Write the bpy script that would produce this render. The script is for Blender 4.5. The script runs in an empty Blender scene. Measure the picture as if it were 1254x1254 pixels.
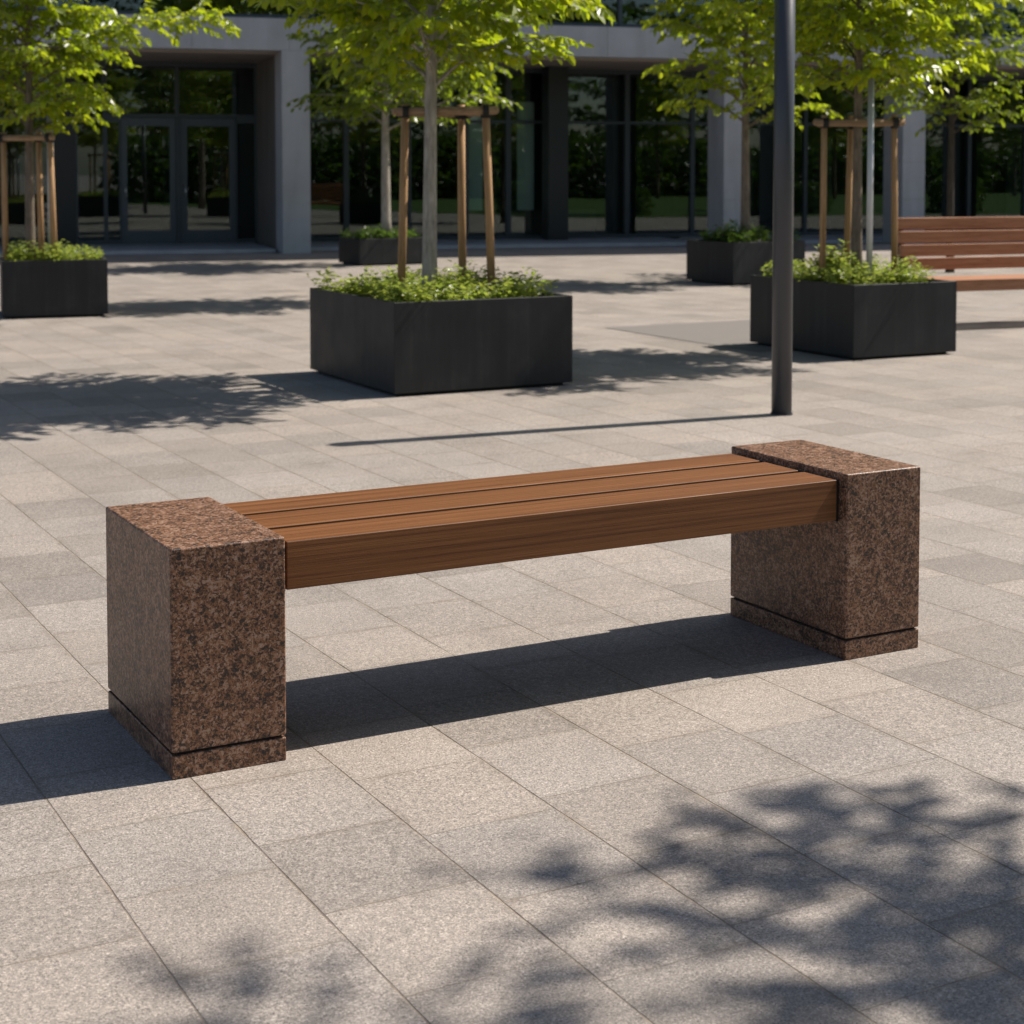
import bpy, bmesh, math, random
from mathutils import Vector, Matrix, Quaternion
R = math.radians
S = bpy.context.scene
C = S.collection

# ------------------------------------------------------------------ camera, light, sky
SUN_AZ, SUN_EL = R(23.5), R(51)
cam = bpy.data.objects.new('camera', bpy.data.cameras.new('camera'))
C.objects.link(cam)
cam.location = (0, 0, 1.45)
cam.rotation_euler = (R(87), 0, 0)
cam.data.sensor_width = 36
cam.data.lens = 59.14
cam.data.shift_y = -0.2504
cam.data.clip_end = 1000
cam.data.dof.use_dof = True
cam.data.dof.focus_distance = 4.3
cam.data.dof.aperture_fstop = 6.3
S.camera = cam

w = bpy.data.worlds.new('World'); S.world = w; w.use_nodes = True
nt = w.node_tree
sky = nt.nodes.new('ShaderNodeTexSky'); sky.sky_type = 'NISHITA'; sky.sun_disc = False
sky.sun_elevation = SUN_EL; sky.sun_rotation = R(90) - SUN_AZ
nt.links.new(sky.outputs[0], nt.nodes['Background'].inputs[0])
nt.nodes['Background'].inputs[1].default_value = 0.076
sl = bpy.data.lights.new('sun', 'SUN'); sl.energy = 5.0; sl.angle = R(0.53); sl.color = (1, .93, .84)
so = bpy.data.objects.new('sun', sl); C.objects.link(so)
D = Vector((math.cos(SUN_EL)*math.cos(SUN_AZ), math.cos(SUN_EL)*math.sin(SUN_AZ), math.sin(SUN_EL)))
so.rotation_euler = D.to_track_quat('Z', 'Y').to_euler(); so.location = D*40
S.view_settings.view_transform = 'Standard'; S.view_settings.look = 'None'
S.view_settings.exposure = 0.5; S.view_settings.gamma = 1
S.render.engine = 'CYCLES'
S.cycles.max_bounces = 8; S.cycles.transparent_max_bounces = 12

# ------------------------------------------------------------------ scene helpers
def tag(o, label=None, cat=None, group=None, kind=None):
    if label: o['label'] = label
    if cat: o['category'] = cat
    if group: o['group'] = group
    if kind: o['kind'] = kind
    return o

def thing(name, label, cat, loc=(0, 0, 0), rz=0, group=None):
    o = bpy.data.objects.new(name, None); C.objects.link(o)
    o.empty_display_size = .2
    o.location = loc; o.rotation_euler = (0, 0, rz)
    return tag(o, label, cat, group)

class MB:
    """collects simple shapes into one mesh"""
    def __init__(self): self.v = []; self.f = []; self.mi = []
    def add(self, vs, fs):
        n = len(self.v); self.v += [tuple(p) for p in vs]; self.f += [tuple(i+n for i in q) for q in fs]; return self
    def box(self, x0, x1, y0, y1, z0, z1):
        vs = [(x, y, z) for z in (z0, z1) for y in (y0, y1) for x in (x0, x1)]
        return self.add(vs, [(0, 2, 3, 1), (4, 5, 7, 6), (0, 1, 5, 4), (2, 6, 7, 3), (0, 4, 6, 2), (1, 3, 7, 5)])
    def quad(self, a, b, c, d): return self.add([a, b, c, d], [(0, 1, 2, 3)])
    def tube(self, pts, rad, n=8, cap=True):
        pts = [Vector(p) for p in pts]; rings = []; vs = []; fs = []
        prev = None
        for i, p in enumerate(pts):
            t = (pts[min(i+1, len(pts)-1)] - pts[max(i-1, 0)]).normalized()
            if prev is None:
                a = t.cross(Vector((0, 0, 1)) if abs(t.z) < .9 else Vector((1, 0, 0))).normalized()
            else:
                a = (prev - t*prev.dot(t)).normalized()
            prev = a; b = t.cross(a)
            r = rad[i] if isinstance(rad, (list, tuple)) else rad
            for k in range(n):
                an = 2*math.pi*k/n
                vs.append(p + a*(r*math.cos(an)) + b*(r*math.sin(an)))
        m = len(pts)
        for i in range(m-1):
            for k in range(n):
                k2 = (k+1) % n
                fs.append((i*n+k, i*n+k2, (i+1)*n+k2, (i+1)*n+k))
        if cap:
            fs.append(tuple(range(n-1, -1, -1))); fs.append(tuple((m-1)*n+k for k in range(n)))
        return self.add(vs, fs)
    def build(self, name, mat, parent=None, bevel=0, smooth=False, seg=2):
        me = bpy.data.meshes.new(name); me.from_pydata(self.v, [], self.f)
        me.validate(); me.update()
        bm = bmesh.new(); bm.from_mesh(me); bmesh.ops.recalc_face_normals(bm, faces=bm.faces) if not getattr(self, 'open', False) else None
        bm.to_mesh(me); bm.free()
        o = bpy.data.objects.new(name, me); C.objects.link(o)
        for m in (mat if isinstance(mat, (list, tuple)) else [mat]): me.materials.append(m)
        if parent: o.parent = parent
        if smooth:
            for p in me.polygons: p.use_smooth = True
        if bevel:
            b = o.modifiers.new('bevel', 'BEVEL'); b.width = bevel; b.segments = seg; b.limit_method = 'ANGLE'; b.angle_limit = R(40)
            b.harden_normals = True
            for p in me.polygons: p.use_smooth = True
        return o

# ------------------------------------------------------------------ materials
class NT:
    def __init__(self, name):
        self.m = bpy.data.materials.new(name); self.m.use_nodes = True
        self.t = self.m.node_tree; self.b = self.t.nodes['Principled BSDF']; self.out = self.t.nodes['Material Output']
    def n(self, typ, **kw):
        nd = self.t.nodes.new('ShaderNode'+typ)
        for k, v in kw.items():
            if k.startswith('i_'):
                key = k[2:]; key = int(key) if key.isdigit() else key.replace('_', ' ')
                self.put(nd.inputs[key], v)
            else: setattr(nd, k, v)
        return nd
    def put(self, sock, v):
        if isinstance(v, bpy.types.NodeSocket): self.t.links.new(v, sock)
        elif isinstance(v, bpy.types.Node): self.t.links.new(v.outputs[0], sock)
        else:
            if isinstance(v, tuple) and len(v) == 3 and sock.type == 'RGBA': v = v+(1,)
            sock.default_value = v
    def math(self, op, a, b=0.0, c=None):
        nd = self.n('Math', operation=op); self.put(nd.inputs[0], a); self.put(nd.inputs[1], b)
        if c is not None: self.put(nd.inputs[2], c)
        return nd.outputs[0]
    def mix(self, fac, a, b, blend='MIX'):
        nd = self.n('Mix', data_type='RGBA', blend_type=blend)
        self.put(nd.inputs[0], fac); self.put(nd.inputs[6], a); self.put(nd.inputs[7], b); return nd.outputs[2]
    def ramp(self, fac, stops, interp='LINEAR'):
        nd = self.n('ValToRGB'); cr = nd.color_ramp; cr.interpolation = interp
        while len(cr.elements) < len(stops): cr.elements.new(.5)
        for e, (p, c) in zip(cr.elements, stops):
            e.position = p; e.color = (c if isinstance(c, tuple) else (c, c, c))+(1,)
        self.put(nd.inputs[0], fac); return nd.outputs[0]
    def noise(self, vec, scale, detail=2, rough=.5, dist=0.0):
        nd = self.n('TexNoise'); self.put(nd.inputs['Vector'], vec); nd.inputs['Scale'].default_value = scale
        nd.inputs['Detail'].default_value = detail; nd.inputs['Roughness'].default_value = rough; nd.inputs['Distortion'].default_value = dist
        return nd.outputs[0]
    def obj(self): return self.n('TexCoord').outputs['Object']
    def scaled(self, vec, s):
        nd = self.n('Mapping'); self.put(nd.inputs[0], vec); nd.inputs['Scale'].default_value = s; return nd.outputs[0]
    def bump(self, h, dist=.002, strength=1.0):
        nd = self.n('Bump'); nd.inputs['Distance'].default_value = dist; nd.inputs['Strength'].default_value = strength
        self.put(nd.inputs['Height'], h); self.t.links.new(nd.outputs[0], self.b.inputs['Normal'])
    def set(self, color=None, rough=None, metal=None, spec=None):
        if color is not None: self.put(self.b.inputs['Base Color'], color)
        if rough is not None: self.put(self.b.inputs['Roughness'], rough)
        if metal is not None: self.put(self.b.inputs['Metallic'], metal)
        if spec is not None: self.put(self.b.inputs['Specular IOR Level'], spec)
        return self.m

def mat_plain(name, col, rough=.5, metal=0, var=.15, scale=6, spec=.5, fine=60):
    k = NT(name); o = k.obj()
    a = k.noise(o, scale, 4, .6); f = k.noise(o, fine, 2)
    lo = tuple(c*(1-var) for c in col); hi = tuple(min(1, c*(1+var)) for c in col)
    c = k.mix(k.math('MULTIPLY_ADD', f, .4, k.math('MULTIPLY', a, .7)), lo, hi)
    k.bump(f, .0006, .4)
    return k.set(c, k.math('MULTIPLY_ADD', a, .2, rough-.1), metal, spec)

def mat_paving():
    k = NT('granite_paving'); o = k.obj()
    sp = k.n('SeparateXYZ', i_0=o)
    PW, PL, U0 = .333, .372, .043
    a = k.math('DIVIDE', k.math('SUBTRACT', sp.outputs[0], U0), PW)
    ci = k.math('FLOOR', a); cf = k.math('FRACT', a)
    wn = k.n('TexWhiteNoise', noise_dimensions='1D', i_W=ci)
    off = k.math('ADD', k.math('MULTIPLY', k.math('MODULO', ci, 2.0), .5), k.math('MULTIPLY', wn.outputs[0], .42))
    b = k.math('ADD', k.math('DIVIDE', sp.outputs[1], PL), off)
    ri = k.math('FLOOR', b); rf = k.math('FRACT', b)
    cell = k.n('CombineXYZ', i_0=ci, i_1=ri)
    w2 = k.n('TexWhiteNoise', noise_dimensions='2D'); k.put(w2.inputs['Vector'], cell.outputs[0])
    rnd = w2.outputs[0]; rcol = w2.outputs[1]
    wob = k.math('MULTIPLY', k.math('SUBTRACT', k.noise(o, 14, 3, .6), .5), .0045)
    def edge(fr, size):
        d = k.math('MULTIPLY', k.math('MINIMUM', fr, k.math('SUBTRACT', 1.0, fr)), size)
        return k.math('ADD', d, wob)
    ex, ey = edge(cf, PW), edge(rf, PL)
    jx = k.n('MapRange', interpolation_type='SMOOTHSTEP', i_0=ex, i_1=.0010, i_2=.0034, i_3=1.0, i_4=0.0).outputs[0]
    jy = k.n('MapRange', interpolation_type='SMOOTHSTEP', i_0=ey, i_1=.0005, i_2=.0024, i_3=1.0, i_4=0.0).outputs[0]
    jn = k.ramp(k.noise(o, 2.6, 4, .65), [(.32, .45), (.62, 1.0)])
    j = k.math('MULTIPLY', k.math('MAXIMUM', jx, k.math('MULTIPLY', jy, .75)), jn)
    halo = k.math('MULTIPLY', k.n('MapRange', interpolation_type='SMOOTHSTEP', i_0=k.math('MINIMUM', ex, ey), i_1=.0, i_2=.030, i_3=1.0, i_4=0.0).outputs[0],
                  k.ramp(k.noise(o, 5.5, 4, .65), [(.42, 0), (.70, .42)]))
    # speckle of the granite: fine dark and light grains
    ov = k.n('VectorMath', operation='ADD', i_0=o, i_1=k.n('VectorMath', operation='SCALE', i_0=rcol, i_Scale=7.0).outputs[0]).outputs[0]
    g1 = k.noise(ov, 215, 3, .75, .5); g2 = k.noise(ov, 75, 2, .6); g3 = k.noise(o, 2.2, 4, .6); g4 = k.noise(o, .45, 3, .6)
    grain = k.ramp(g1, [(.31, .22), (.44, .82), (.54, 1.06), (.69, 1.95)])
    grain2 = k.ramp(g2, [(.3, .80), (.7, 1.18)])
    tone = k.ramp(rnd, [(0, .80), (.15, .89), (.4, .98), (.8, 1.03), (1, 1.08)])
    stain = k.ramp(g3, [(.28, .82), (.45, .97), (.7, 1.07)]); big = k.ramp(g4, [(.3, .93), (.7, 1.05)])
    base = k.mix(rcol, (.286, .253, .226), (.298, .257, .222))
    c = k.mix(1.0, base, grain, 'MULTIPLY')
    for x in (grain2, tone, stain, big): c = k.mix(1.0, c, x, 'MULTIPLY')
    c = k.mix(halo, c, (.15, .118, .09))
    dirt = k.ramp(k.noise(o, 11, 3, .6), [(.35, (.085, .068, .052)), (.68, (.27, .215, .155))])
    c = k.mix(j, c, dirt)
    # a few scattered dark spots (gum, drips)
    vo = k.n('TexVoronoi', i_Vector=o, i_Scale=1.7); spot = k.ramp(vo.outputs['Distance'], [(.0, 1), (.018, 1), (.026, 0)])
    c = k.mix(k.math('MULTIPLY', spot, .35), c, (.09, .08, .07))
    h = k.math('ADD', k.math('MULTIPLY', g1, .35), k.math('MULTIPLY', j, -1.6))
    h = k.math('ADD', h, k.math('MULTIPLY', rnd, .12))
    k.bump(h, .002, .8)
    return k.set(c, k.math('MULTIPLY_ADD', g1, .25, .55), 0, .35)

def mat_granite():
    k = NT('brown_granite'); o = k.obj()
    d = k.n('TexNoise', i_Vector=o, i_Scale=55.0, i_Detail=2.0)
    dv = k.n('VectorMath', operation='SCALE', i_0=d.outputs['Color'], i_Scale=.016).outputs[0]
    ov = k.n('VectorMath', operation='ADD', i_0=o, i_1=dv).outputs[0]
    v1 = k.n('TexVoronoi', i_Vector=ov, i_Scale=180.0); v2 = k.n('TexVoronoi', i_Vector=ov, i_Scale=380.0)
    cl = k.noise(o, 27, 5, .75, .8); cl2 = k.noise(o, 7, 2)
    r1 = k.n('SeparateColor', i_0=v1.outputs['Color']).outputs[0]
    r2 = k.n('SeparateColor', i_0=v2.outputs['Color']).outputs[1]
    f = k.math('ADD', k.math('MULTIPLY', r1, .36), k.math('ADD', k.math('MULTIPLY', r2, .24), k.math('MULTIPLY', cl, .86)))
    f = k.math('ADD', f, k.math('MULTIPLY', cl2, .12))
    c = k.ramp(f, [(.46, (.015, .014, .0145)), (.62, (.033, .026, .023)), (.71, (.080, .043, .026)), (.82, (.195, .087, .042)),
                   (.93, (.24, .125, .075)), (.99, (.30, .20, .15))])
    k.bump(k.noise(o, 160, 2), .0006, .35)
    return k.set(c, k.math('MULTIPLY_ADD', r2, .25, .34), 0, .35)

def mat_wood(name, dark, mid, light, rough=.42, axis=0, along=1.6, across=38):
    k = NT(name); o = k.obj()
    oi = k.n('ObjectInfo').outputs['Random']
    ov = k.n('VectorMath', operation='ADD', i_0=o, i_1=k.n('CombineXYZ', i_0=k.math('MULTIPLY', oi, 13.0), i_1=k.math('MULTIPLY', oi, 5.0), i_2=oi).outputs[0]).outputs[0]
    sc = [across]*3; sc[axis] = along
    sc2 = [across*5]*3; sc2[axis] = along*5
    a = k.noise(k.scaled(ov, tuple(sc)), 1.0, 5, .62, .35)
    b = k.noise(k.scaled(ov, tuple(sc2)), 1.0, 3, .6, .3)
    big = k.noise(k.scaled(ov, tuple(.35*x for x in sc)), 1.0, 2)
    f = k.math('ADD', k.math('MULTIPLY', a, .62), k.math('ADD', k.math('MULTIPLY', b, .30), k.math('MULTIPLY', big, .14)))
    c = k.ramp(f, [(.34, dark), (.52, mid), (.72, light)])
    pores = k.ramp(b, [(.30, .55), (.42, 1.0)])
    c = k.mix(.7, c, k.mix(1.0, c, pores, 'MULTIPLY'))
    k.bump(k.math('ADD', b, k.math('MULTIPLY', a, .6)), .0011, .5)
    return k.set(c, k.math('MULTIPLY_ADD', b, .3, rough-.06), 0, .28)

def mat_planter():
    k = NT('anthracite_metal'); o = k.obj()
    st = k.noise(k.scaled(o, (14, 14, .9)), 1.0, 4, .65); a = k.noise(o, 3.5, 5, .65); f = k.noise(o, 90, 2)
    sc = k.noise(k.scaled(o, (3, 3, 140)), 1.0, 2, .5, .6)
    c = k.ramp(k.math('ADD', k.math('MULTIPLY', st, .5), k.math('MULTIPLY', a, .5)), [(.34, (.010, .0105, .0115)), (.52, (.0155, .0165, .018)), (.68, (.031, .031, .030))])
    c = k.mix(k.ramp(sc, [(.70, 0), (.76, .35)]), c, (.05, .049, .047))
    k.bump(k.math('ADD', a, k.math('MULTIPLY', f, .1)), .0012, .4)
    return k.set(c, k.math('MULTIPLY_ADD', a, .35, .36), 0, .35)

def mat_leaf(name, c1, c2, trans):
    k = NT(name)
    geo = k.n('NewGeometry') if False else k.n('NewGeometry')
    rnd = geo.outputs['Random Per Island']
    col = k.mix(rnd, c1, c2)
    pr = k.b; k.put(pr.inputs['Base Color'], col); pr.inputs['Roughness'].default_value = .34; pr.inputs['Specular IOR Level'].default_value = .55
    tr = k.n('BsdfTranslucent'); k.put(tr.inputs[0], k.mix(rnd, trans, tuple(x*y for x, y in zip(trans, (.75, .95, .7)))))
    mx = k.n('MixShader'); mx.inputs[0].default_value = .52
    k.t.links.new(pr.outputs[0], mx.inputs[1]); k.t.links.new(tr.outputs[0], mx.inputs[2]); k.t.links.new(mx.outputs[0], k.out.inputs[0])
    return k.m

def mat_glass(name, tint, base=.07, rough=0.0):
    k = NT(name)
    lw = k.n('LayerWeight'); lw.inputs[0].default_value = .5
    f = k.math('MULTIPLY_ADD', k.math('POWER', lw.outputs['Facing'], 4.0), .8, base)
    tr = k.n('BsdfTransparent'); tr.inputs[0].default_value = tint+(1,)
    gl = k.n('BsdfGlossy'); gl.inputs['Roughness'].default_value = rough; gl.inputs[0].default_value = (.85, .95, .95, 1)
    o = k.obj(); bp = k.n('Bump'); bp.inputs['Distance'].default_value = .004; bp.inputs['Strength'].default_value = .25
    k.put(bp.inputs['Height'], k.noise(o, .9, 1)); k.t.links.new(bp.outputs[0], gl.inputs['Normal'])
    mx = k.n('MixShader'); k.put(mx.inputs[0], f)
    k.t.links.new(tr.outputs[0], mx.inputs[1]); k.t.links.new(gl.outputs[0], mx.inputs[2]); k.t.links.new(mx.outputs[0], k.out.inputs[0])
    k.t.nodes.remove(k.b)
    return k.m

def mat_stone(name, col):
    k = NT(name); o = k.obj()
    a = k.noise(o, 1.4, 4, .6); f = k.noise(o, 110, 3, .7); st = k.noise(k.scaled(o, (3, 3, .35)), 1.0, 3, .6)
    c = k.mix(1.0, col, k.ramp(f, [(.3, .78), (.7, 1.2)]), 'MULTIPLY')
    c = k.mix(1.0, c, k.ramp(a, [(.3, .9), (.7, 1.08)]), 'MULTIPLY')
    c = k.mix(1.0, c, k.ramp(st, [(.3, .88), (.6, 1.04)]), 'MULTIPLY')
    k.bump(f, .001, .5)
    return k.set(c, .75, 0, .3)

def mat_bark(name, dark, light):
    k = NT(name); o = k.obj()
    a = k.noise(k.scaled(o, (55, 55, 9)), 1.0, 4, .65); b = k.noise(o, 7, 3)
    c = k.ramp(k.math('MULTIPLY_ADD', b, .4, k.math('MULTIPLY', a, .65)), [(.32, dark), (.68, light)])
    k.bump(a, .006, .8)
    return k.set(c, .85, 0, .2)

M = dict(
    paving=mat_paving(), granite=mat_granite(),
    inset=mat_plain('dark_paving', (.165, .148, .135), .75, 0, .12, 5),
    wood=mat_wood('bench_hardwood', (.052, .0175, .0065), (.152, .058, .0185), (.262, .110, .040), along=.7, across=110),
    wood2=mat_wood('red_hardwood', (.17, .070, .034), (.36, .168, .088), (.45, .235, .135), .5),
    stake=mat_wood('stake_wood', (.20, .105, .045), (.36, .215, .105), (.47, .30, .165), .7, axis=2),
    rail=mat_wood('rail_wood', (.15, .09, .05), (.29, .19, .11), (.42, .30, .19), .75, axis=0),
    tie=mat_plain('tie_rubber', (.012, .012, .012), .8),
    steel=mat_plain('dark_steel', (.022, .022, .024), .45, .3),
    planter=mat_planter(),
    plinth=mat_plain('black_plinth', (.012, .012, .012), .8),
    pole=mat_plain('pole_paint', (.040, .043, .051), .38, 0, .1, 4, .5),
    galv=mat_plain('galvanised_steel', (.50, .51, .53), .45, .35, .15, 5),
    soil=mat_plain('soil', (.035, .024, .016), .95, 0, .4, 30),
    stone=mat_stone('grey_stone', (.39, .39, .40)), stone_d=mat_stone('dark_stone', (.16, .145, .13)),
    soffit=mat_plain('soffit_board', (.30, .255, .22), .7, 0, .1, 2),
    frame=mat_plain('window_metal', (.048, .062, .072), .45, .2), doorframe=mat_plain('door_metal', (.072, .092, .108), .42, .3),
    black=mat_plain('black_cladding', (.010, .014, .017), .4),
    handle=mat_plain('brushed_steel', (.75, .75, .73), .3, .9),
    glass=mat_glass('tinted_glass', (.68, .75, .73), .062), glass_up=mat_glass('upper_glass', (.35, .43, .44), .09),
    inter=mat_plain('interior_wall', (.10, .105, .10), .8), interf=mat_plain('interior_floor', (.12, .115, .105), .5),
    pale=mat_plain('pale_green_panel', (.85, .88, .82), .7, 0, .06),
    core=mat_plain('interior_core', (.03, .033, .035), .8),
    bark=mat_bark('grey_bark', (.16, .14, .115), (.43, .39, .33)), bark_k=mat_bark('dark_bark', (.03, .025, .02), (.085, .07, .055)), bark_d=mat_bark('brown_bark', (.075, .06, .045), (.23, .185, .14)),
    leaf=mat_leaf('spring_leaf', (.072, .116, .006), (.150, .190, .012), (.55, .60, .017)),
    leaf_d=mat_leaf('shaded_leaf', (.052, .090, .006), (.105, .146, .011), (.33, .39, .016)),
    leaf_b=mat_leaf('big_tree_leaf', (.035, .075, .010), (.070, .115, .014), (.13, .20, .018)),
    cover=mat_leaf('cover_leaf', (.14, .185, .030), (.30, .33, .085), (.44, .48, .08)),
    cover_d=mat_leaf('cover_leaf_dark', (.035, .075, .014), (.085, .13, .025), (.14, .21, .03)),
)

# ------------------------------------------------------------------ ground
BA = R(28.5)
BO = (-0.804, 3.912)
U = Vector((math.cos(BA), math.sin(BA), 0)); N = Vector((-math.sin(BA), math.cos(BA), 0))
g = MB(); g.quad((-250, -250, 0), (250, -250, 0), (250, 250, 0), (-250, 250, 0))
gr = g.build('plaza_paving', M['paving']); gr.location = (BO[0], BO[1], 0); gr.rotation_euler = (0, 0, BA)
tag(gr, kind='structure')
g = MB(); g.quad((0, -2.3, .004), (2.0, -2.3, .004), (2.0, 0, .004), (0, 0, .004))
it = g.build('paving_inset', M['inset']); it.location = (.83, 15.16, 0); it.rotation_euler = (0, 0, BA)
tag(it, kind='structure')

# ------------------------------------------------------------------ main bench
bench = thing('bench', 'long backless bench of brown timber slats between two speckled brown granite blocks', 'bench', (BO[0], BO[1], 0), BA)
PH, PD, PW1 = .553, .575, .288
for x0, x1, bt in ((0, PW1, .006), (2.03, 2.03+.285, .006)):
    b = MB(); b.box(x0, x1, 0, PD, .0635, PH)
    blk = b.build('granite_block', M['granite'], bench, bevel=.006, seg=3)
    b = MB(); b.box(x0+.010, x1-.010, .010, PD-.010, .056, .065)
    b.build('shadow_joint', M['plinth'], bench)
    b = MB(); b.box(x0+.001, x1-.001, .001, PD-.001, 0, .058)
    b.build('plinth', M['granite'], bench, bevel=.003)
BX0, BX1 = PW1+.014, 2.03-.012
for y0, y1, z0 in ((.030, .183, .413), (.210, .376, .478), (.403, .556, .413)):
    b = MB(); b.box(BX0, BX1, y0, y1, z0, .533)
    b.build('slat', M['wood'], bench, bevel=.003, seg=3)
for xa, xb in ((PW1, PW1+.013), (2.03-.011, 2.03)):
    b = MB(); b.box(xa, xb, .036, .550, .408, .528)
    b.build('bracket', M['steel'], bench, bevel=.001)
for y0, y1 in ((.180, .213), (.373, .406)):
    b = MB(); b.box(BX0+.004, BX1-.004, y0, y1, .445, .470); b.build('gap_blocker', M['plinth'], bench)  # added black strips under the slat gaps, blocking sun and darkening them

# ------------------------------------------------------------------ lamp post
lp = thing('lamp_post', 'tall dark grey round metal post standing alone on the paving behind the bench', 'lamp post', (1.585, 9.83, 0))
b = MB(); b.tube([(0, 0, .0), (0, 0, 3.1)], .0595, 40); b.build('pole', M['pole'], lp, smooth=True).data.polygons[-1].use_smooth = False
b = MB(); b.tube([(0, 0, 3.1), (0, 0, 3.13), (0, 0, 3.16), (0, 0, 3.34), (0, 0, 3.37)], [.055, .055, .068, .068, .05], 32); b.build('lamp_head', M['pole'], lp)
b = MB(); b.tube([(0, 0, 0), (0, 0, .008)], .066, 40); b.build('base_collar', M['pole'], lp)

# ------------------------------------------------------------------ foliage helpers
def leaf(vs, fs, p, d, nrm, L, W, rng):
    """one folded leaf: two quads along a midrib"""
    d = d.normalized(); s = d.cross(nrm)
    if s.length < 1e-4: s = d.cross(Vector((1, .3, .2)))
    s.normalize(); up = s.cross(d)
    c = rng.uniform(.05, .22)*W; dr = rng.uniform(.0, .22)*L
    n = len(vs)
    vs += [tuple(p), tuple(p+d*.32*L+s*.5*W+up*c), tuple(p+d*.72*L+s*.36*W+up*(c*.7)-up*dr*.4), tuple(p+d*L-up*dr),
           tuple(p+d*.72*L-s*.36*W+up*(c*.7)-up*dr*.4), tuple(p+d*.32*L-s*.5*W+up*c)]
    fs += [(n, n+1, n+2, n+3), (n, n+3, n+4, n+5)]

def bez(p, d0, L, bend, rng, segs=8, wob=.05):
    pts = [Vector(p)]; d = d0.normalized()
    for i in range(segs):
        d = (d + Vector((0, 0, bend/segs)) + Vector((rng.gauss(0, wob), rng.gauss(0, wob), rng.gauss(0, wob*.6)))).normalized()
        pts.append(pts[-1] + d*(L/segs))
    return pts

def leaf_mesh(name, vs, fs, mat, parent):
    me = bpy.data.meshes.new(name); me.from_pydata(vs, [], fs); me.update()
    me.materials.append(mat)
    for p in me.polygons: p.use_smooth = False
    o = bpy.data.objects.new(name, me); C.objects.link(o); o.parent = parent
    return o

def make_tree(label, loc, seed, H=4.4, z0=2.05, Rm=1.15, r0=.05, nb=30, L=.082, W=.050, step=.036, mat='leaf', bark='bark',
              extra=(), lean=(0, 0), group='young trees in the plaza planters', base=0.0, shape=None, tw=1.0, droop=.95):
    rng = random.Random(seed)
    t = thing('young_tree', label, 'tree', loc, 0, group)
    wood = MB(); vs = []; fs = []
    tp = []; tr = []
    n = 14
    for i in range(n+1):
        f = i/n; z = base + (H-.15-base)*f
        tp.append((lean[0]*f+math.sin(f*5+seed)*.018*f, lean[1]*f+math.cos(f*4+seed)*.018*f, z))
        tr.append(r0*(1-.85*f**1.25)+(.012*max(0, 1-f*12)))
    wood.tube(tp, tr, 12)
    def trunk_at(z):
        f = max(0, min(1, (z-base)/(H-.15-base))); i = min(n-1, int(f*n)); q = f*n-i
        return Vector(tp[i]).lerp(Vector(tp[i+1]), q), tr[i]*(1-q)+tr[i+1]*q
    prims = []
    for i in range(nb):
        f = (i+.5)/nb; z = z0-.25 + (H-.2-z0+.25)*f**.95
        az = i*2.39996 + rng.uniform(-.35, .35)
        prof = shape(f) if shape else (math.sin(math.pi*(.20+.78*f))**.75)
        Lb = Rm*prof*rng.uniform(.82, 1.14)
        prims.append((z, az, max(.25, Lb), R(rng.uniform(28, 46) + 22*f)))
    prims += list(extra)
    up = Vector((0, 0, 1))
    for (z, az, Lb, el) in prims:
        p, rt = trunk_at(z)
        d0 = Vector((math.cos(az)*math.cos(el), math.sin(az)*math.cos(el), math.sin(el)))
        pts = bez(p, d0, Lb*1.12, -droop*math.sin(el)-.22, rng, 9, .055)
        wood.tube(pts, [max(.003, rt*.42*(1-j/9.5)) for j in range(10)], 5, False)
        nt_ = max(3, int(Lb/(.085*tw)))
        for s in range(nt_+1):
            f = .16 + .84*s/nt_
            k = min(8, int(f*9)); q = f*9-k; k2 = min(9, k+1)
            bp = pts[k].lerp(pts[k2], q); bd = (pts[k2]-pts[max(0, k2-1)]).normalized()
            if s == nt_: td = bd; tl = .16
            else:
                side = 1 if s % 2 else -1
                lat = bd.cross(up)
                if lat.length < .1: lat = Vector((1, 0, 0))
                lat.normalize()
                td = (bd*.75 + lat*side*rng.uniform(.6, 1.0) + up*rng.uniform(-.5, .6)).normalized()
                tl = (.14 + .36*Lb*(1-f*.72))*rng.uniform(.65, 1.15)
            tpts = bez(bp, td, tl, -.45, rng, 5, .09)
            wood.tube(tpts, [.0042-.0006*j for j in range(6)], 3, False)
            nl = max(3, int(tl/step))
            for a in range(nl+1):
                ff = (a+.6)/(nl+.6); kk = min(4, int(ff*5)); qq = ff*5-kk
                lp_ = tpts[kk].lerp(tpts[kk+1], qq); ld = (tpts[kk+1]-tpts[kk]).normalized()
                for sd in ((1, -1) if a < nl else (0,)):
                    if sd and rng.random() < .14: continue
                    lt = ld.cross(up)
                    if lt.length < .05: lt = Vector((1, 0, 0))
                    lt.normalize()
                    dd = (ld*rng.uniform(.35, .9) + lt*sd*rng.uniform(.5, 1.0) + up*rng.uniform(-.95, .2))
                    nn = (up + Vector((rng.gauss(0, .6), rng.gauss(0, .6), rng.gauss(0, .2)))).normalized()
                    sc = rng.uniform(.7, 1.2)
                    leaf(vs, fs, lp_, dd, nn, L*sc, W*sc*rng.uniform(.85, 1.15), rng)
    wood.build('trunk', M[bark], t, smooth=True)
    leaf_mesh('crown', vs, fs, M[mat], t)
    print('LEAVES', label[:40], len(fs)//2)
    return t, len(fs)

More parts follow.
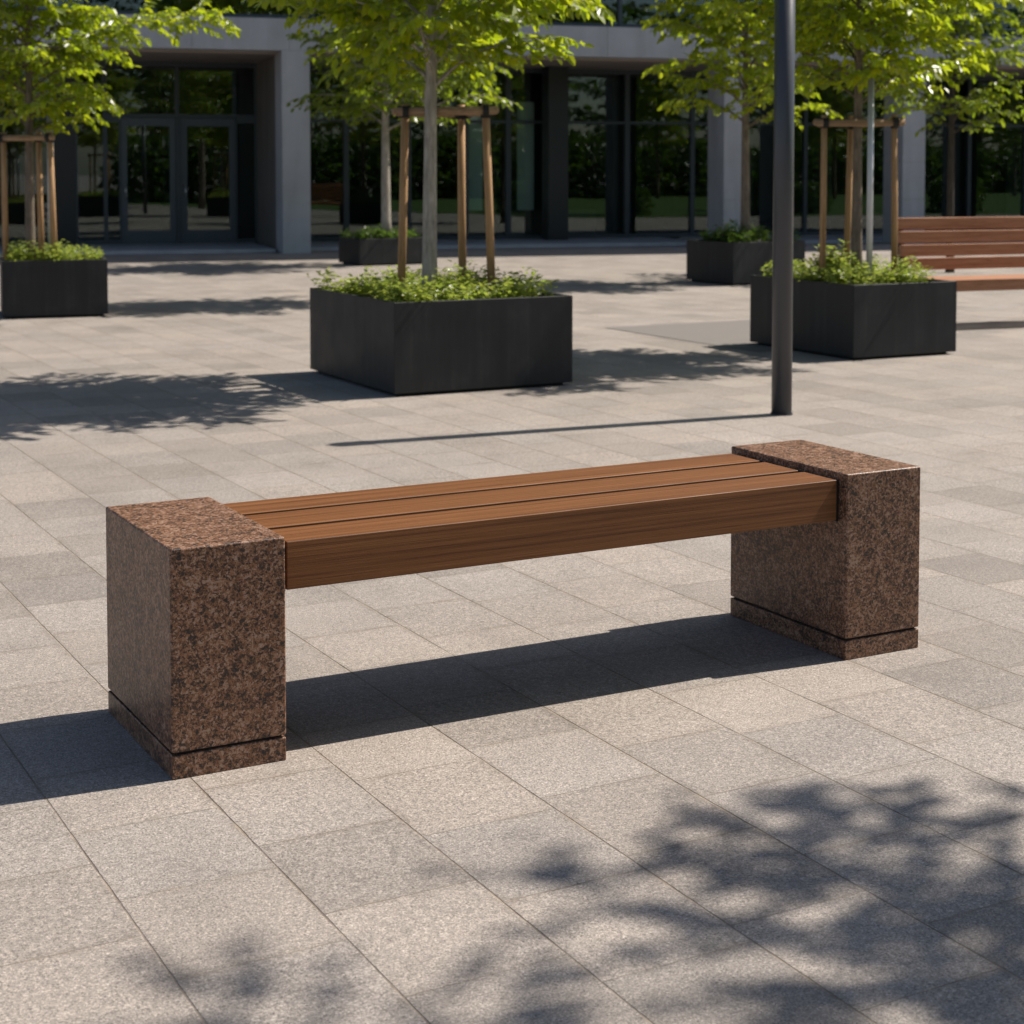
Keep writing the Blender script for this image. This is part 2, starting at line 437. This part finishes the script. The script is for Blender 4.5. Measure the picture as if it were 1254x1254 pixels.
def make_cover(label, loc, rz, wx, wy, z, seed, n, hmax=.2, L=.05, mat='cover', group='ground cover plants in the planters'):
    rng = random.Random(seed); vs = []; fs = []
    up = Vector((0, 0, 1))
    for c in range(n):
        cx = rng.uniform(.055, wx-.055); cy = rng.uniform(.055, wy-.055)
        hh = hmax*rng.uniform(.5, 1.05)*(.75+.35*math.sin(cx*9+seed)*math.cos(cy*7))
        for s in range(rng.randint(5, 9)):
            az = rng.uniform(0, 6.283); sp = rng.uniform(.05, .75)
            d = Vector((math.cos(az)*sp, math.sin(az)*sp, 1)).normalized()
            ln = hh*rng.uniform(.7, 1.2)
            pts = bez((cx+rng.uniform(-.04, .04), cy+rng.uniform(-.04, .04), z-.07), d, ln+.05, -.5*sp, rng, 4, .08)
            for a in range(int(ln/.026)+2):
                f = .25+.75*(a+.5)/(int(ln/.026)+2); k = min(3, int(f*4)); p = pts[k].lerp(pts[k+1], f*4-k)
                az2 = a*2.4+rng.uniform(-.4, .4)
                dd = Vector((math.cos(az2), math.sin(az2), rng.uniform(-.1, .75)))
                sc = rng.uniform(.6, 1.15)
                leaf(vs, fs, p, dd, (up+Vector((rng.gauss(0, .3), rng.gauss(0, .3), 0))).normalized(), L*sc, L*.5*sc, rng)
    me = bpy.data.meshes.new('ground_cover'); me.from_pydata(vs, [], fs); me.update(); me.materials.append(M[mat])
    o = bpy.data.objects.new('ground_cover', me); C.objects.link(o); o.location = loc; o.rotation_euler = (0, 0, rz)
    tag(o, label, 'plants', group, 'stuff')
    return o

def make_planter(label, loc, rz, wx, wy, h, group='dark metal planters on the plaza'):
    t = thing('planter', label, 'planter', loc, rz, group)
    th, z0 = .035, .022
    bm = MB()
    o_ = [(0, 0), (wx, 0), (wx, wy), (0, wy)]; i_ = [(th, th), (wx-th, th), (wx-th, wy-th), (th, wy-th)]
    v = [(x, y, z0) for x, y in o_] + [(x, y, h) for x, y in o_] + [(x, y, h) for x, y in i_] + [(x, y, h-.14) for x, y in i_]
    f = [(3, 2, 1, 0)]
    for a in range(4):
        c = (a+1) % 4
        f += [(a, c, 4+c, 4+a), (4+a, 4+c, 8+c, 8+a), (8+a, 8+c, 12+c, 12+a)]
    f.append((12, 13, 14, 15))
    bm.add(v, f); bm.build('body', M['planter'], t, bevel=.004)
    p = MB(); p.box(.05, wx-.05, .05, wy-.05, 0, z0); p.build('plinth', M['plinth'], t)
    s = MB()
    nn = 10
    rng = random.Random(wx*97)
    vv = [(th+.001+(wx-2*th-.002)*i/nn, th+.001+(wy-2*th-.002)*j/nn, h-.075+rng.uniform(-.012, .012)) for j in range(nn+1) for i in range(nn+1)]
    s.add(vv, [(j*(nn+1)+i, j*(nn+1)+i+1, (j+1)*(nn+1)+i+1, (j+1)*(nn+1)+i) for j in range(nn) for i in range(nn)])
    s.build('soil', M['soil'], t)
    return t

def make_stakes(label, loc, rz, feet, tops, zs, zrail, rails, r=.026, seed=1, group='timber tree stake frames'):
    """feet / tops: local xy of every stake; rails: index pairs joined by a round rail"""
    rng = random.Random(seed)
    t = thing('tree_stake_frame', label, 'tree stakes', loc, rz, group)
    for (fx, fy), (tx, ty) in zip(feet, tops):
        m = MB(); ztop = zrail+rng.uniform(.035, .07)
        m.tube([(fx, fy, zs), ((fx+tx)/2+rng.uniform(-.003, .003), (fy+ty)/2, (zs+ztop)/2), (tx, ty, ztop)], [r, r*.97, r*.92], 10)
        m.build('stake', M['stake'], t, smooth=True)
        k = MB(); q = (zrail-zs)/(ztop-zs)
        cx, cy = fx+(tx-fx)*q, fy+(ty-fy)*q
        k.tube([(cx, cy, zrail-.045), (cx, cy, zrail+.032)], r*1.12, 12); k.build('tie', M['tie'], t)
    for a, b in rails:
        pa, pb = Vector((*tops[a], zrail+rng.uniform(-.006, .006))), Vector((*tops[b], zrail+rng.uniform(-.006, .006)))
        d = (pb-pa).normalized(); out = Vector((d.y, -d.x, 0))*r*1.5
        m = MB(); m.tube([pa-d*.06+out, (pa+pb)/2+out, pb+d*.06+out], [.030, .031, .029], 10)
        m.build('rail', M['rail'], t, smooth=True)
        for e in (pa, pb):
            k = MB(); k.tube([e+out-d*.02, e+out+d*.02], .040, 12); k.build('tie', M['tie'], t)
    return t

# ------------------------------------------------------------------ planters, trees, stakes
# middle planter
def P(o, x, y, z=0, a=BA):
    return (o[0]+x*math.cos(a)-y*math.sin(a), o[1]+x*math.sin(a)+y*math.cos(a), z)
cnt = []
PM = (-.74, 10.55)
make_planter('large square dark grey planter in the middle, right behind the bench, with a staked tree', (*PM, 0), R(27.5), 1.29, 1.50, .60)
make_cover('low light green ground cover filling the large middle planter', (*PM, 0), R(27.5), 1.29, 1.50, .60, 5, 150)
tm = make_tree('young tree with a pale grey trunk in the large middle planter', (-.555, 11.3, 0), 11, H=4.5, z0=2.2, Rm=1.28, r0=.052, nb=56, tw=.72, base=.5, lean=(.03, 0))
make_stakes('frame of three timber stakes and rails round the trunk in the middle planter', (-.555, 11.3, 0), 0,
            [(-.20, .10), (.42, .14), (.21, .50)], [(-.165, .10), (.375, .14), (.20, .47)], .5, 1.83, [(0, 1), (2, 0), (1, 2)], .030, 3)
# right planter
PR = (2.56, 12.56)
make_planter('dark grey planter with a staked tree to the right of the tall dark post', (*PR, 0), R(27), 1.0, 1.34, .57)
make_cover('bushy light green ground cover filling the planter beside the tall dark post', (*PR, 0), R(27), 1.0, 1.34, .57, 8, 92, .23)
make_tree('young tree with a thin brown trunk in the planter beside the tall dark post', (2.70, 13.15, 0), 23, H=4.5, z0=2.15, Rm=1.15, r0=.043, nb=56, tw=.72, base=.5, bark='bark_d')
make_stakes('frame of timber stakes and rails round the trunk in the right planter', (2.70, 13.15, 0), 0,
            [(-.275, -.02), (.295, .0), (-.02, .33)], [(-.27, -.02), (.28, .0), (.0, .29)], .47, 1.80, [(0, 1), (2, 0), (1, 2)], .026, 5)
# left planter
PL_ = (-4.87, 16.03); LA = R(18)
make_planter('dark grey planter with a staked tree at the left edge of the view', (*PL_, 0), LA, .985, .98, .555)
make_cover('light green ground cover filling the planter at the left edge', (*PL_, 0), LA, .985, .98, .555, 9, 62, .21)
make_tree('young tree in the left planter with one long leafy branch reaching right', (-4.73, 16.50, 0), 37, H=4.6, z0=2.0, Rm=.92, r0=.05, nb=56, tw=.72, base=.5, bark='bark_d',
          extra=[(2.42, -.20, 1.85, R(40)), (1.98, -.3, .85, R(32))])
make_stakes('frame of timber stakes and rails round the trunk in the left planter', (-4.73, 16.50, 0), 0,
            [(-.215, -.08), (.145, -.12), (.285, -.16)], [(-.225, -.08), (.13, -.12), (.245, -.14)], .47, 1.74, [(0, 2), (1, 0)], .030, 7)
# far planters
PB = (-2.24, 24.68)
make_planter('low dark grey planter in front of the glass front, far behind the middle planter', (*PB, 0), R(30), 1.12, .75, .40)
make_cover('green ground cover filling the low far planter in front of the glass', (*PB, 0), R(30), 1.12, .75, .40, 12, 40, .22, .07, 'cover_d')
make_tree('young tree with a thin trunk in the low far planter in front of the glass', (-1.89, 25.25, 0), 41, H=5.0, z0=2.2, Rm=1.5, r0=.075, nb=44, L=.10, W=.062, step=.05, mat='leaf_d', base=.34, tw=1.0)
PBR = (2.71, 20.58)
make_planter('dark grey planter in front of the second stone column, partly behind the tall post', (*PBR, 0), R(31), 1.15, .95, .53)
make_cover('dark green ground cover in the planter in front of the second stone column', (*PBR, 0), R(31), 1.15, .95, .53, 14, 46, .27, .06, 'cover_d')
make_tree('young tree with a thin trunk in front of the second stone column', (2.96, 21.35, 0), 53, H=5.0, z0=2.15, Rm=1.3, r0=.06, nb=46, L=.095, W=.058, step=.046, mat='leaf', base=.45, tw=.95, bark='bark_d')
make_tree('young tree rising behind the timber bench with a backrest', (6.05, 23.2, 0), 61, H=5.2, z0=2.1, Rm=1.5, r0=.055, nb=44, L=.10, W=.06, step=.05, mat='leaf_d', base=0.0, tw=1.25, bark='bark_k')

def pole_thing(label, loc, h, r, base):
    t = thing('metal_pole', label, 'metal pole', loc, 0, 'slim metal poles beside the trees')
    b = MB(); b.tube([(0, 0, base), (0, 0, h)], r, 20); b.build('shaft', M['galv'], t, smooth=True)
    b = MB(); b.tube([(0, 0, h), (0, 0, h+.02)], [r*1.05, r*.8], 20); b.build('cap', M['galv'], t)
    return t
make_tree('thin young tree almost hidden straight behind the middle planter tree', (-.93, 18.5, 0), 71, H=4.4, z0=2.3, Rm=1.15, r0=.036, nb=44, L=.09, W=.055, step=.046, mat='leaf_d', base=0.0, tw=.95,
          group='young trees in the plaza planters')  # tree added to cast the ground shadow left of the middle planter
pole_thing('slim pale grey metal pole beside the trunk in the right planter', (2.75, 12.93, 0), 2.15, .024, .48)
pole_thing('slim grey metal pole behind the stakes in the left planter', (-4.58, 16.72, 0), 2.15, .032, .46)

# broad shrub at the back of the right planter
def make_shrub(label, loc, seed, h=.42, r=.22):
    rng = random.Random(seed); t = thing('shrub', label, 'shrub', loc)
    vs = []; fs = []; st = MB()
    for s in range(26):
        az = rng.uniform(0, 6.28); sp = rng.uniform(.1, .6)
        pts = bez((rng.uniform(-.04, .04), rng.uniform(-.04, .04), 0), Vector((math.cos(az)*sp, math.sin(az)*sp, 1)), h*rng.uniform(.6, 1.05), -.25, rng, 5, .06)
        st.tube(pts, .004, 4, False)
        for a in range(11):
            f = .3+.7*a/11; k = min(4, int(f*5)); p = pts[k].lerp(pts[k+1], f*5-k)
            d = Vector((math.cos(a*2.4+az), math.sin(a*2.4+az), rng.uniform(0, .8)))
            leaf(vs, fs, p, d, Vector((rng.gauss(0, .3), rng.gauss(0, .3), 1)), .075*rng.uniform(.7, 1.1), .036, rng)
    st.build('stems', M['bark_d'], t); leaf_mesh('foliage', vs, fs, M['cover'], t)
make_shrub('taller upright green shrub behind the trunk in the right planter', P(PR, .38, .74, .48), 3, .40)

# big tree outside the view to the right: its dappled shade falls on the foreground
def make_big(label, loc, seed, H, z0, Rm, nb, L, W, step, tw, group=None, mat='leaf', r0=.13):
    t, n = make_tree(label, loc, seed, H=H, z0=z0, Rm=Rm, r0=r0, nb=nb, L=L, W=W, step=step, tw=tw, mat=mat, bark='bark_d', group=group or 'large trees round the plaza', base=0.0,
                     shape=lambda f: math.sin(math.pi*(.16+.78*f))**.7, droop=.6)
    t.name = 'shade_tree'
    return t
make_big('tall tree just outside the right edge, casting dappled shade on the foreground paving', (6.20, 3.60, 0), 77, 7.3, 3.75, 2.2, 74, .078, .052, .046, .95)

# ------------------------------------------------------------------ second bench
b2 = thing('backrest_bench', 'red brown timber bench with a slatted backrest behind the right planter', 'bench', (3.74, 14.86, 0), R(20))
LB = 1.9
for y0, y1, z0, z1 in ((.0, .11, .345, .45), (.125, .235, .405, .45), (.25, .36, .405, .45), (.375, .47, .405, .45)):
    b = MB(); b.box(0, LB, y0, y1, z0, z1); b.build('seat_slat', M['wood2'], b2, bevel=.005)
for i in range(4):
    z = .512+.122*i; y = .485+.035*i
    b = MB(); b.box(0, LB, y, y+.05, z, z+.109); b.build('back_slat', M['wood2'], b2, bevel=.006)
for x in (.05, LB-.09):
    b = MB(); b.box(x-.03, x+.03, .03, .45, .375, .403); b.box(x-.03, x+.03, .05, .11, 0, .3435); b.box(x-.03, x+.03, .41, .47, 0, .375)
    b.add([(x-.03, .540, .40), (x+.03, .540, .40), (x+.03, .575, .40), (x-.03, .575, .40), (x-.03, .645, .96), (x+.03, .645, .96), (x+.03, .68, .96), (x-.03, .68, .96)],
          [(3, 2, 1, 0), (4, 5, 6, 7), (0, 1, 5, 4), (1, 2, 6, 5), (2, 3, 7, 6), (3, 0, 4, 7)])
    b.box(x-.03, x+.03, .451, .575, .378, .3995)
    b.build('leg', M['steel'], b2)

# ------------------------------------------------------------------ office building (local x along the front, y into the building)
FA = R(17)
B = thing('office_building', 'grey stone and dark glass office building along the back of the plaza', 'building', (-3.84, 28.18, 0), FA)
X0, X1, GY = -16.0, 30.0, 3.1
ZF0, ZF1 = 3.40, 3.93
def part(name, mat, boxes, bevel=0, parent=B):
    m = MB()
    for q in boxes: m.box(*q)
    return m.build(name, M[mat], parent, bevel)
for x0, x1 in ((-12.2, -11.73), (-7.9, -7.45), (0, .47), (8.03, 8.45), (11.68, 12.15), (16.3, 16.75), (20.9, 21.35), (25.5, 25.95)):
    # stone column in courses, thin open joints
    m = MB(); zz = [0, .85, 1.55, 2.55, ZF0]
    for a, c in zip(zz[:-1], zz[1:]): m.box(x0, x1, 0, .72, a+.004, c-.004)
    m.box(x0+.01, x1-.01, .01, .71, .002, ZF0-.002)
    m.build('column', M['stone'], B)
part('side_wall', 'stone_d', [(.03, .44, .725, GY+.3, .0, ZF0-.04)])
# fascia of stone panels
m = MB(); x = X0; i = 0
while x < X1-.01:
    x2 = min(X1, x+(2.02 if i % 2 else 1.61)); m.box(x+.004, x2-.004, 0, .45, ZF0, ZF1); x = x2; i += 1
m.box(X0, X1, .012, .44, ZF0+.01, ZF1-.01)
m.build('fascia', M['stone'], B)
part('soffit', 'soffit', [(X0, X1, .452, GY+.2, ZF0-.035, ZF0+.1)])
part('entrance_step', 'stone', [(X0, -.06, .40, GY+.25, .005, .065), (.50, 8.02, .74, GY+.25, .005, .065), (8.46, X1, .74, GY+.25, .005, .065)], .004)
part('black_column', 'black', [(5.46, 5.86, 2.35, 2.75, .066, ZF0-.036)], .004)
part('black_panel', 'black', [(-3.62, -3.22, GY-.06, GY+.08, .066, ZF0-.036)], .004)
ZG0, ZG1, ZT = .066, ZF0-.036, 2.30
def window(x0, x1, y=GY, z0=ZG0, z1=ZG1, zt=ZT, gl='glass', mw=.035, nm='window'):
    m = MB()
    m.box(x0, x0+mw, y-.05, y+.07, z0, z1); m.box(x1-mw, x1, y-.05, y+.07, z0, z1)
    m.box(x0+mw, x1-mw, y-.04, y+.06, z0, z0+.07); m.box(x0+mw, x1-mw, y-.04, y+.06, z1-.09, z1)
    if zt: m.box(x0+mw, x1-mw, y-.038, y+.06, zt, zt+.055)
    f = m.build(nm, M['frame'], B)
    g = MB()
    zs = [(z0+.07, zt), (zt+.055, z1-.09)] if zt else [(z0+.07, z1-.09)]
    for a, c in zs: g.box(x0+mw, x1-mw, y+.002, y+.014, a, c)
    g.build('pane', M[gl], f)
    return f
cuts = [X0, -13.9, -11.9, -10.0, -8.3, -6.6, -5.2, -3.62]
for a, c in zip(cuts[:-1], cuts[1:]): window(a, c)
window(-3.22, -2.70)
cuts = [.46, 1.70, 2.90, 4.03, 4.88, 6.02, 7.33, 8.73, 9.9, 11.22, 12.43, 13.6, 15.03, 16.4, 18, 19.6, 21.2, 22.8, 24.4, 26, 28, 30]
for a, c in zip(cuts[:-1], cuts[1:]): window(a, c, mw=.05 if c < 9 else .04)
# entrance
window(-2.70, -1.42, z0=ZT+.05, zt=None); window(-1.42, -.02+.05, z0=ZT+.05, zt=None)
window(-2.70, -2.42, z1=ZT+.049, zt=None); window(-.37, .03, z1=ZT+.049, zt=None)
part('door_post', 'frame', [(-1.45, -1.35, GY-.08, GY+.08, ZG0, ZT+.047)])
def door(x0, x1, hx):
    m = MB(); st = .105; y = GY; t = ZT+.045
    m.box(x0, x0+st, y-.03, y+.04, ZG0, t); m.box(x1-st, x1, y-.03, y+.04, ZG0, t)
    m.box(x0+st, x1-st, y-.03, y+.04, ZG0, ZG0+.24); m.box(x0+st, x1-st, y-.03, y+.04, t-.15, t)
    d = m.build('door', M['doorframe'], B, .004)
    g = MB(); g.box(x0+st, x1-st, y+.002, y+.014, ZG0+.24, t-.15); g.build('pane', M['glass'], d)
    h = MB(); h.tube([(hx, y-.03, 1.12), (hx, y-.085, 1.12), (hx, y-.085, .92), (hx, y-.03, .92)], .014, 10); h.build('handle', M['handle'], d, smooth=True)
door(-2.418, -1.452, -2.35); door(-1.348, -.372, -1.28)
# interior behind the glass
part('interior_floor', 'interf', [(X0, X1, GY+.26, 12, .0, .06)])
part('interior_wall', 'inter', [(X0, X1, 11.8, 12, .061, ZG1)])
part('interior_ceiling', 'inter', [(X0, X1, GY+.21, 12, ZG1+.001, ZG1+.10)])
for q in (-6, -1.4, 3.2, 8.2, 13, 18): part('interior_column', 'inter', [(q, q+.45, 6.2, 6.65, .061, ZG1)])
part('interior_screen', 'pale', [(5.10, 5.44, 3.20, 3.23, .62, 2.72)])
part('interior_screen', 'pale', [(4.10, 4.40, 3.20, 3.23, .62, 2.6)])
part('interior_counter', 'stone_d', [(5.0, 6.9, 3.7, 4.4, .061, .60)])
for q in (4.6, 10.1, -4.6): part('interior_partition', 'stone_d', [(q, q+.15, 3.5, 8, .061, ZG1)])
# upper storeys
for st in range(5):
    zb = ZF1 + st*3.5
    part('upper_core', 'core', [(X0, X1, 1.2, 11.99, zb+.02, zb+2.9)])
    x = X0; i = 0
    while x < X1-.01:
        x2 = min(X1, x+1.8378*1.0000+.0022)
        if X1-x2 < .5: x2 = X1
        window(x, x2, y=.20, z0=zb+.001, z1=zb+2.92, zt=None, gl='glass_up', mw=.03); x = x2; i += 1
    m = MB(); x = X0; i = 0
    while x < X1-.01:
        x2 = min(X1, x+2.3); m.box(x+.004, x2-.004, 0, .45, zb+2.921, zb+3.5); x = x2
    m.build('spandrel', M['stone'], B)
part('roof', 'core', [(X0, X1, .02, 12, ZF1+17.501, ZF1+17.7)])
part('end_wall', 'stone', [(X0-.3, X0-.001, 0, 12, 0, ZF1+17.7), (X1+.001, X1+.3, 0, 12, 0, ZF1+17.7), (X0, X1, 12.001, 12.3, 0, ZF1+17.7)])

# ------------------------------------------------------------------ mature trees across the plaza (mirrored in the glass)
proto = make_big('mature green tree in the row across the plaza, mirrored in the glass front', (9.5, -9.0, 0), 91, 9.5, 2.6, 3.4, 34, .30, .20, .30, 4.2,
                 'mature trees across the plaza', 'leaf_b', .19)
proto.name = 'mature_tree'
rng = random.Random(4)
for i in range(1, 20):
    t = proto.copy(); C.objects.link(t); row = i % 2
    t.location = (9.5+3.1*i+rng.uniform(-.6, .6), -9.0-row*4.5+i*.16+rng.uniform(-.5, .5), 0)
    t.rotation_euler = (0, 0, rng.uniform(0, 6.28)); s = rng.uniform(.85, 1.2); t.scale = (s, s, s)
    for ch in proto.children:
        c = ch.copy(); C.objects.link(c); c.parent = t

# clipped bushes under that row
def make_bush(label, loc, seed, n=1500):
    rng = random.Random(seed); t = thing('hedge_bush', label, 'bush', loc, 0, 'hedge bushes across the plaza')
    vs = []; fs = []; st = MB()
    for i in range(9):
        az = i*2.4; st.tube(bez((.1*math.cos(az), .1*math.sin(az), 0), Vector((math.cos(az)*.8, math.sin(az)*.8, 1)), 1.9, 0, rng, 5), [.03, .025, .02, .015, .01, .006], 5, False)
    for i in range(n):
        a = rng.uniform(0, 6.283); q = rng.random()**.4; z = rng.uniform(.05, 2.7)
        rr = 1.9*q*(1-.25*(z/2.7)**3)
        leaf(vs, fs, Vector((rr*math.cos(a), rr*math.sin(a), z)), Vector((rng.gauss(0, 1), rng.gauss(0, 1), rng.gauss(0, .6))), Vector((rng.gauss(0, .6), rng.gauss(0, .6), 1)), rng.uniform(.25, .4), .2, rng)
    st.build('stems', M['bark_d'], t); leaf_mesh('foliage', vs, fs, M['leaf_b'], t); return t
hb = make_bush('broad green bush in the hedge across the plaza, mirrored in the glass front', (8.5, -7.0, 0), 6)
for i in range(1, 26):
    t = hb.copy(); C.objects.link(t)
    t.location = (8.5+2.5*i, -7.0+i*.13+rng.uniform(-.3, .3), 0); t.rotation_euler = (0, 0, rng.uniform(0, 6.28)); s = rng.uniform(.9, 1.15); t.scale = (s, s, s)
    for ch in hb.children:
        c = ch.copy(); C.objects.link(c); c.parent = t

# lawn with shrubs and young trees to the right of the view (seen only in the glass)
g = MB(); g.add([(5, -9, .004), (4, -30, .004), (75, -30, .004), (75, 40, .004), (10.5, 21, .004)], [(0, 1, 2, 3, 4)])
lw_ = g.build('lawn', mat_plain('lawn_grass', (.050, .085, .018), .9, 0, .45, 9, .2, 40)); tag(lw_, kind='structure')
for (x, y, sc) in ((13.2, 19.4, .32), (16.4, 21.5, .40), (19.5, 20.5, .36), (23.6, 23.0, .42), (29, 24.4, .4), (12.2, 15.0, .36)):
    t = hb.copy(); C.objects.link(t); t.location = (x, y, 0); t.scale = (sc*1.15, sc*1.15, sc); t.rotation_euler = (0, 0, x)
    t['label'] = 'small rounded bush on the lawn, mirrored in the glass front'; t['group'] = 'small bushes on the lawn'; t.name = 'lawn_bush'
    for ch in hb.children:
        c = ch.copy(); C.objects.link(c); c.parent = t
src = [o for o in S.objects if o.name.startswith('young_tree') and 'second stone column' in o.get('label', '')][0]
for (x, y) in ((14.6, 19.0), (18.6, 22.6), (22.0, 18.5), (27.0, 22.5), (33.0, 25.5)):
    t = src.copy(); C.objects.link(t); t.location = (x, y, 0); t.rotation_euler = (0, 0, y); t.scale = (1.05, 1.05, 1.05)
    t['label'] = 'young tree on the lawn, mirrored in the glass front'; t['group'] = 'young trees on the lawn'
    for ch in src.children:
        c = ch.copy(); C.objects.link(c); c.parent = t
